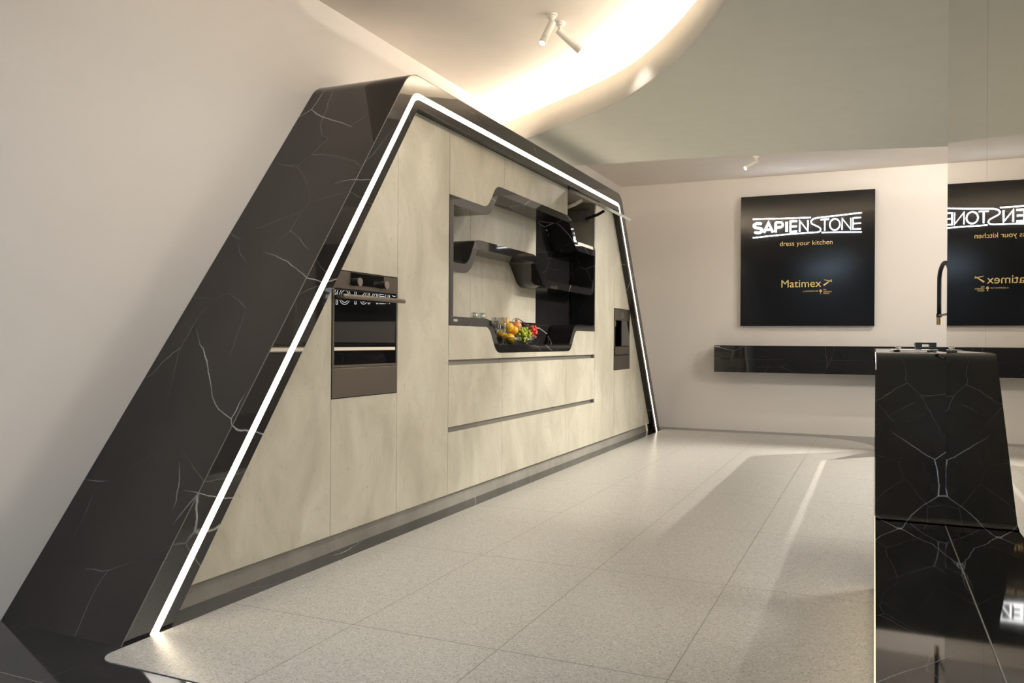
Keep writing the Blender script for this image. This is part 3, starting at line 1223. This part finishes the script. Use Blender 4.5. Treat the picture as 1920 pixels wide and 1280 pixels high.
bigS = [(-.149, 2.648), (-.40, 2.630), (-.585, 2.618), (-.655, 2.612), (-.695, 2.597), (-.712, 2.570), (-.700, 2.545), (-.660, 2.522), (-.618, 2.497),
        (-.602, 2.472), (-.612, 2.450), (-.645, 2.440), (-.737, 2.438), (-.909, 2.434), (-1.172, 2.421), (-1.391, 2.406)]
neon('wave_line', [(catmull(bigS, 5), .011, False)])
neon('wave_line', [([(-1.393, 2.637), (-1.033, 2.628), (-.715, 2.622)], .011, False)])
neon('wave_line', [([(-.592, 2.434), (-.35, 2.428), (-.148, 2.420)], .011, False)])
yt = YS - .0005
lettering('slogan', 'dress your kitchen', -1.071, -.468, 2.292, yt, M['gold'], t)
lettering('dealer_name', 'Matimex', -1.050, -.592, 1.783, yt, M['gold'], t)
lettering('small_lettering', 'A COMPANY OF', -.802, -.628, 1.724, yt, M['gold'], t)
lettering('small_lettering', 'IRIS', -.567, -.535, 1.739, yt, M['gold'], t, .016)
lettering('small_lettering', 'CERAMICA', -.567, -.472, 1.717, yt, M['gold'], t, .016)
lettering('small_lettering', 'GROUP', -.567, -.500, 1.695, yt, M['gold'], t, .016)
bm = bmesh.new()
for a, b, w0, w1 in (((-.565, 1.800), (-.473, 1.868), .020, .005), ((-.562, 1.867), (-.472, 1.846), .006, .012)):
    a_, b_ = Vector(a), Vector(b)
    d = (b_ - a_).normalized()
    nn = Vector((-d.y, d.x))
    q = [a_ + nn * w0 / 2, b_ + nn * w1 / 2, b_ - nn * w1 / 2, a_ - nn * w0 / 2]
    f0 = [bm.verts.new((p.x, yt - .002, p.y)) for p in q]
    f1 = [bm.verts.new((p.x, yt, p.y)) for p in q]
    bm.faces.new(f0)
    bm.faces.new(list(reversed(f1)))
    for i in range(4):
        bm.faces.new((f0[i], f1[i], f1[(i + 1) % 4], f0[(i + 1) % 4]))
obj('crossed_mark', bm, M['gold'], t)
bm = bmesh.new()
for cx, cz, r in ((-.599, 1.738, .012), (-.609, 1.730, .008), (-.589, 1.730, .008)):
    cyl(bm, (cx, yt, cz), (cx, yt - .002, cz), r, seg=14)
box(bm, -.603, -.595, yt - .002, yt, 1.697, 1.73)
cyl(bm, (-.599, yt, 1.703), (-.599, yt - .002, 1.703), .007, seg=12)
obj('tree_mark', bm, M['gold'], t)

t = thing('floating_shelf', 'long black marble wall shelf floating on the back wall below the sign', 'shelf', (0, 10.3, .9))
obj('upper_slab', boxm(-1.816, 3.2, 10.26, YB - .001, .909, 1.070, .002), M['marble'], t)
obj('lower_slab', boxm(-1.816, 3.2, 10.26, YB - .001, .742, .9065, .002), M['marble'], t)
obj('name_plate', boxm(-1.806, -1.745, 10.256, 10.2605, 1.045, 1.062), M['chrome'], t)

# ------------------------------------------------------------------ island: leaning marble ribbon, and mirror partition
XI0, XI1 = .0068, .360
ZB, ZI = .34, 1.057                      # bench height, worktop height
isl = thing('kitchen_island', 'black marble island whose leaning front rises from the low marble bench', 'island', (.2, 6.4, 0))
prof = fillet([(3.868, ZB + .002), (3.915, ZB + .002), (4.60, ZI), (8.35, ZI), (9.22, .004)], [.12, .15, .10], 14)
prof_i = offset_line(prof, .085)
bm = bmesh.new()
band = prof + [(9.12, .004)] + [p for p in reversed(prof_i) if p[1] > .02 and p[1] > ZB + .003 or (p[0] > 8.4 and p[1] > .02)] + [(4.0, ZB + .002)]
prism_x(bm, band, XI0, XI1)
bmesh.ops.triangulate(bm, faces=[f for f in bm.faces if len(f.verts) > 4])
obj('marble_ribbon', bm, M['marble_island'], isl)
# light strip let into the left edge of the ribbon
mid_a = offset_line(prof, .028)
mid_b = offset_line(prof, .062)
ia = [i for i, p in enumerate(prof) if p[0] > 4.05 and mid_b[i][1] > .02]
bm = bmesh.new()
ring_x(bm, [mid_a[i] for i in ia], [mid_b[i] for i in ia], XI0 - .0004, XI0 + .002)
obj('edge_light', bm, M['led'], isl)

t = thing('marble_bench', 'low polished black marble bench along the mirror with a warm lit left edge', 'bench', (.3, 2.4, 0))
obj('marble_block', boxm(XI0, .62, .75, 4.02, .004, ZB), M['marble_island'], t)
obj('edge_light', boxm(.0038, XI0 - .0002, .75, 4.02, .03, ZB - .012), M['led_soft'], t)

# cooktop, pan support, knob
t = thing('cooktop', 'thin glass gas cooktop plate on top of the island', 'cooktop', (.22, 5.6, 1.06))
obj('glass_plate', boxm(.088, .342, 5.38, 5.86, ZI + .006, ZI + .011, .002), M['steel_edge'], t)
for xx, yy in ((.125, 5.41), (.318, 5.41), (.125, 5.8), (.318, 5.8)):
    obj('foot', boxm(xx - .014, xx + .014, yy - .014, yy + .014, ZI + .0005, ZI + .0062), M['black'], t)
bm = bmesh.new()
lathe(bm, [(0, 0), (.009, 0), (.009, .006), (.016, .009), (.017, .015), (.013, .020), (0, .020)], (.132, 5.5, ZI + .011), seg=20)
obj('knob', bm, M['chrome'], t)
t = thing('pan_support', 'cast iron pan support standing on the island cooktop', 'pan support', (.27, 5.6, ZI + .011))
zp = ZI + .0115
for xa, xb in ((.228, .262), (.306, .340)):
    obj('side_block', boxm(xa, xb, 5.52, 5.68, zp, zp + .042, .003), M['iron'], t)
for yy in (5.545, 5.655):
    obj('cross_bar', boxm(.2615, .3065, yy - .006, yy + .006, zp + .031, zp + .041), M['iron'], t)
    obj('cross_bar', boxm(.2615, .3065, yy - .005, yy + .005, zp + .001, zp + .009), M['iron'], t)
obj('side_lug', boxm(.221, .229, 5.592, 5.608, zp + .028, zp + .035), M['iron'], t)

# tap: black arched hose with a brass head
t = thing('kitchen_tap', 'black arched kitchen tap with a brass spray head above the island', 'tap', (.33, 4.75, ZI))
hx, hy, bx, by = .316, 4.95, .3455, 4.66
pts = [(hx, hy, 1.26), (hx, hy, 1.32), (hx, hy, 1.38), (hx, hy, 1.43)]
for k in range(1, 20):
    a = math.pi * k / 20
    f = .5 - .5 * math.cos(a)
    pts.append((hx + (bx - hx) * f, hy + (by - hy) * f, 1.44 + .085 * math.sin(a)))
pts += [(bx, by, 1.43), (bx, by, 1.25), (bx, by, ZI + .03)]
bm = bmesh.new()
tube(bm, pts, .0108, 14)
obj('hose', bm, M['black'], t, True)
bm = bmesh.new()
cyl(bm, (hx, hy, 1.205), (hx, hy, 1.245), .0130, seg=20)
obj('spray_head', bm, M['brass'], t)
bm = bmesh.new()
cyl(bm, (hx, hy, 1.245), (hx, hy, 1.265), .0138, seg=20)
obj('collar', bm, M['black'], t)
bm = bmesh.new()
tube(bm, [(hx, hy - .01, 1.255), (bx, by + .008, 1.255)], .006, 8)
obj('holder_arm', bm, M['channel'], t)
bm = bmesh.new()
cyl(bm, (bx, by, ZI + .0005), (bx, by, ZI + .03), .0135, seg=20)
obj('base', bm, M['brass'], t)

XMIR = .275
mp1 = obj('mirror_panel', boxm(XMIR, XMIR + .01, 2.546, 3.862, ZB + .001, ZC - .004), M['mirror'])
tag(mp1, 'tall tinted mirror panel standing on the bench next to the island, farther of the two', 'mirror')
mp2 = obj('mirror_panel', boxm(XMIR, XMIR + .01, .80, 2.543, ZB + .001, ZC - .004), M['mirror'])
tag(mp2, 'tall tinted mirror panel at the right edge of the view, nearer of the two', 'mirror')

obj('bottom_trim', boxm(XMIR - .0016, XMIR + .0, 2.546, 3.862, ZB + .0012, ZB + .0027), M['steel_edge'], mp1)
obj('bottom_trim', boxm(XMIR - .0016, XMIR + .0, .80, 2.543, ZB + .0012, ZB + .0027), M['steel_edge'], mp2)
# outline neon lettering further right on the back wall, seen mirrored in the oven glass
cu = D.curves.new('neon_outline', 'FONT')
cu.body = 'SAPIENSTONE'
cu.size = .36
cu.fill_mode = 'NONE'
cu.bevel_depth = .0042
cu.bevel_resolution = 1
cu.resolution_u = 4
tmp = D.objects.new('tmp_text', cu)
COL.objects.link(tmp)
bpy.context.view_layer.update()
me = D.meshes.new_from_object(tmp.evaluated_get(bpy.context.evaluated_depsgraph_get()))
D.objects.remove(tmp, do_unlink=True)
bm = bmesh.new()
bm.from_mesh(me)
D.meshes.remove(me)
xs = [v.co.x for v in bm.verts]
k = 1.75 / (max(xs) - min(xs))
for v in bm.verts:
    v.co = Vector((1.20 + (v.co.x - min(xs)) * k, 10.522 - v.co.z, 1.66 + v.co.y))
t = thing('neon_sign', 'black board with white outline neon lettering, seen mirrored in the oven door', 'sign', (2.1, 10.53, 1.9))
obj('board', boxm(1.02, 3.15, 10.53, YB - .001, 1.40, 2.60), M['sign'], t)
obj('outline_lettering', bm, M['neon'], t)
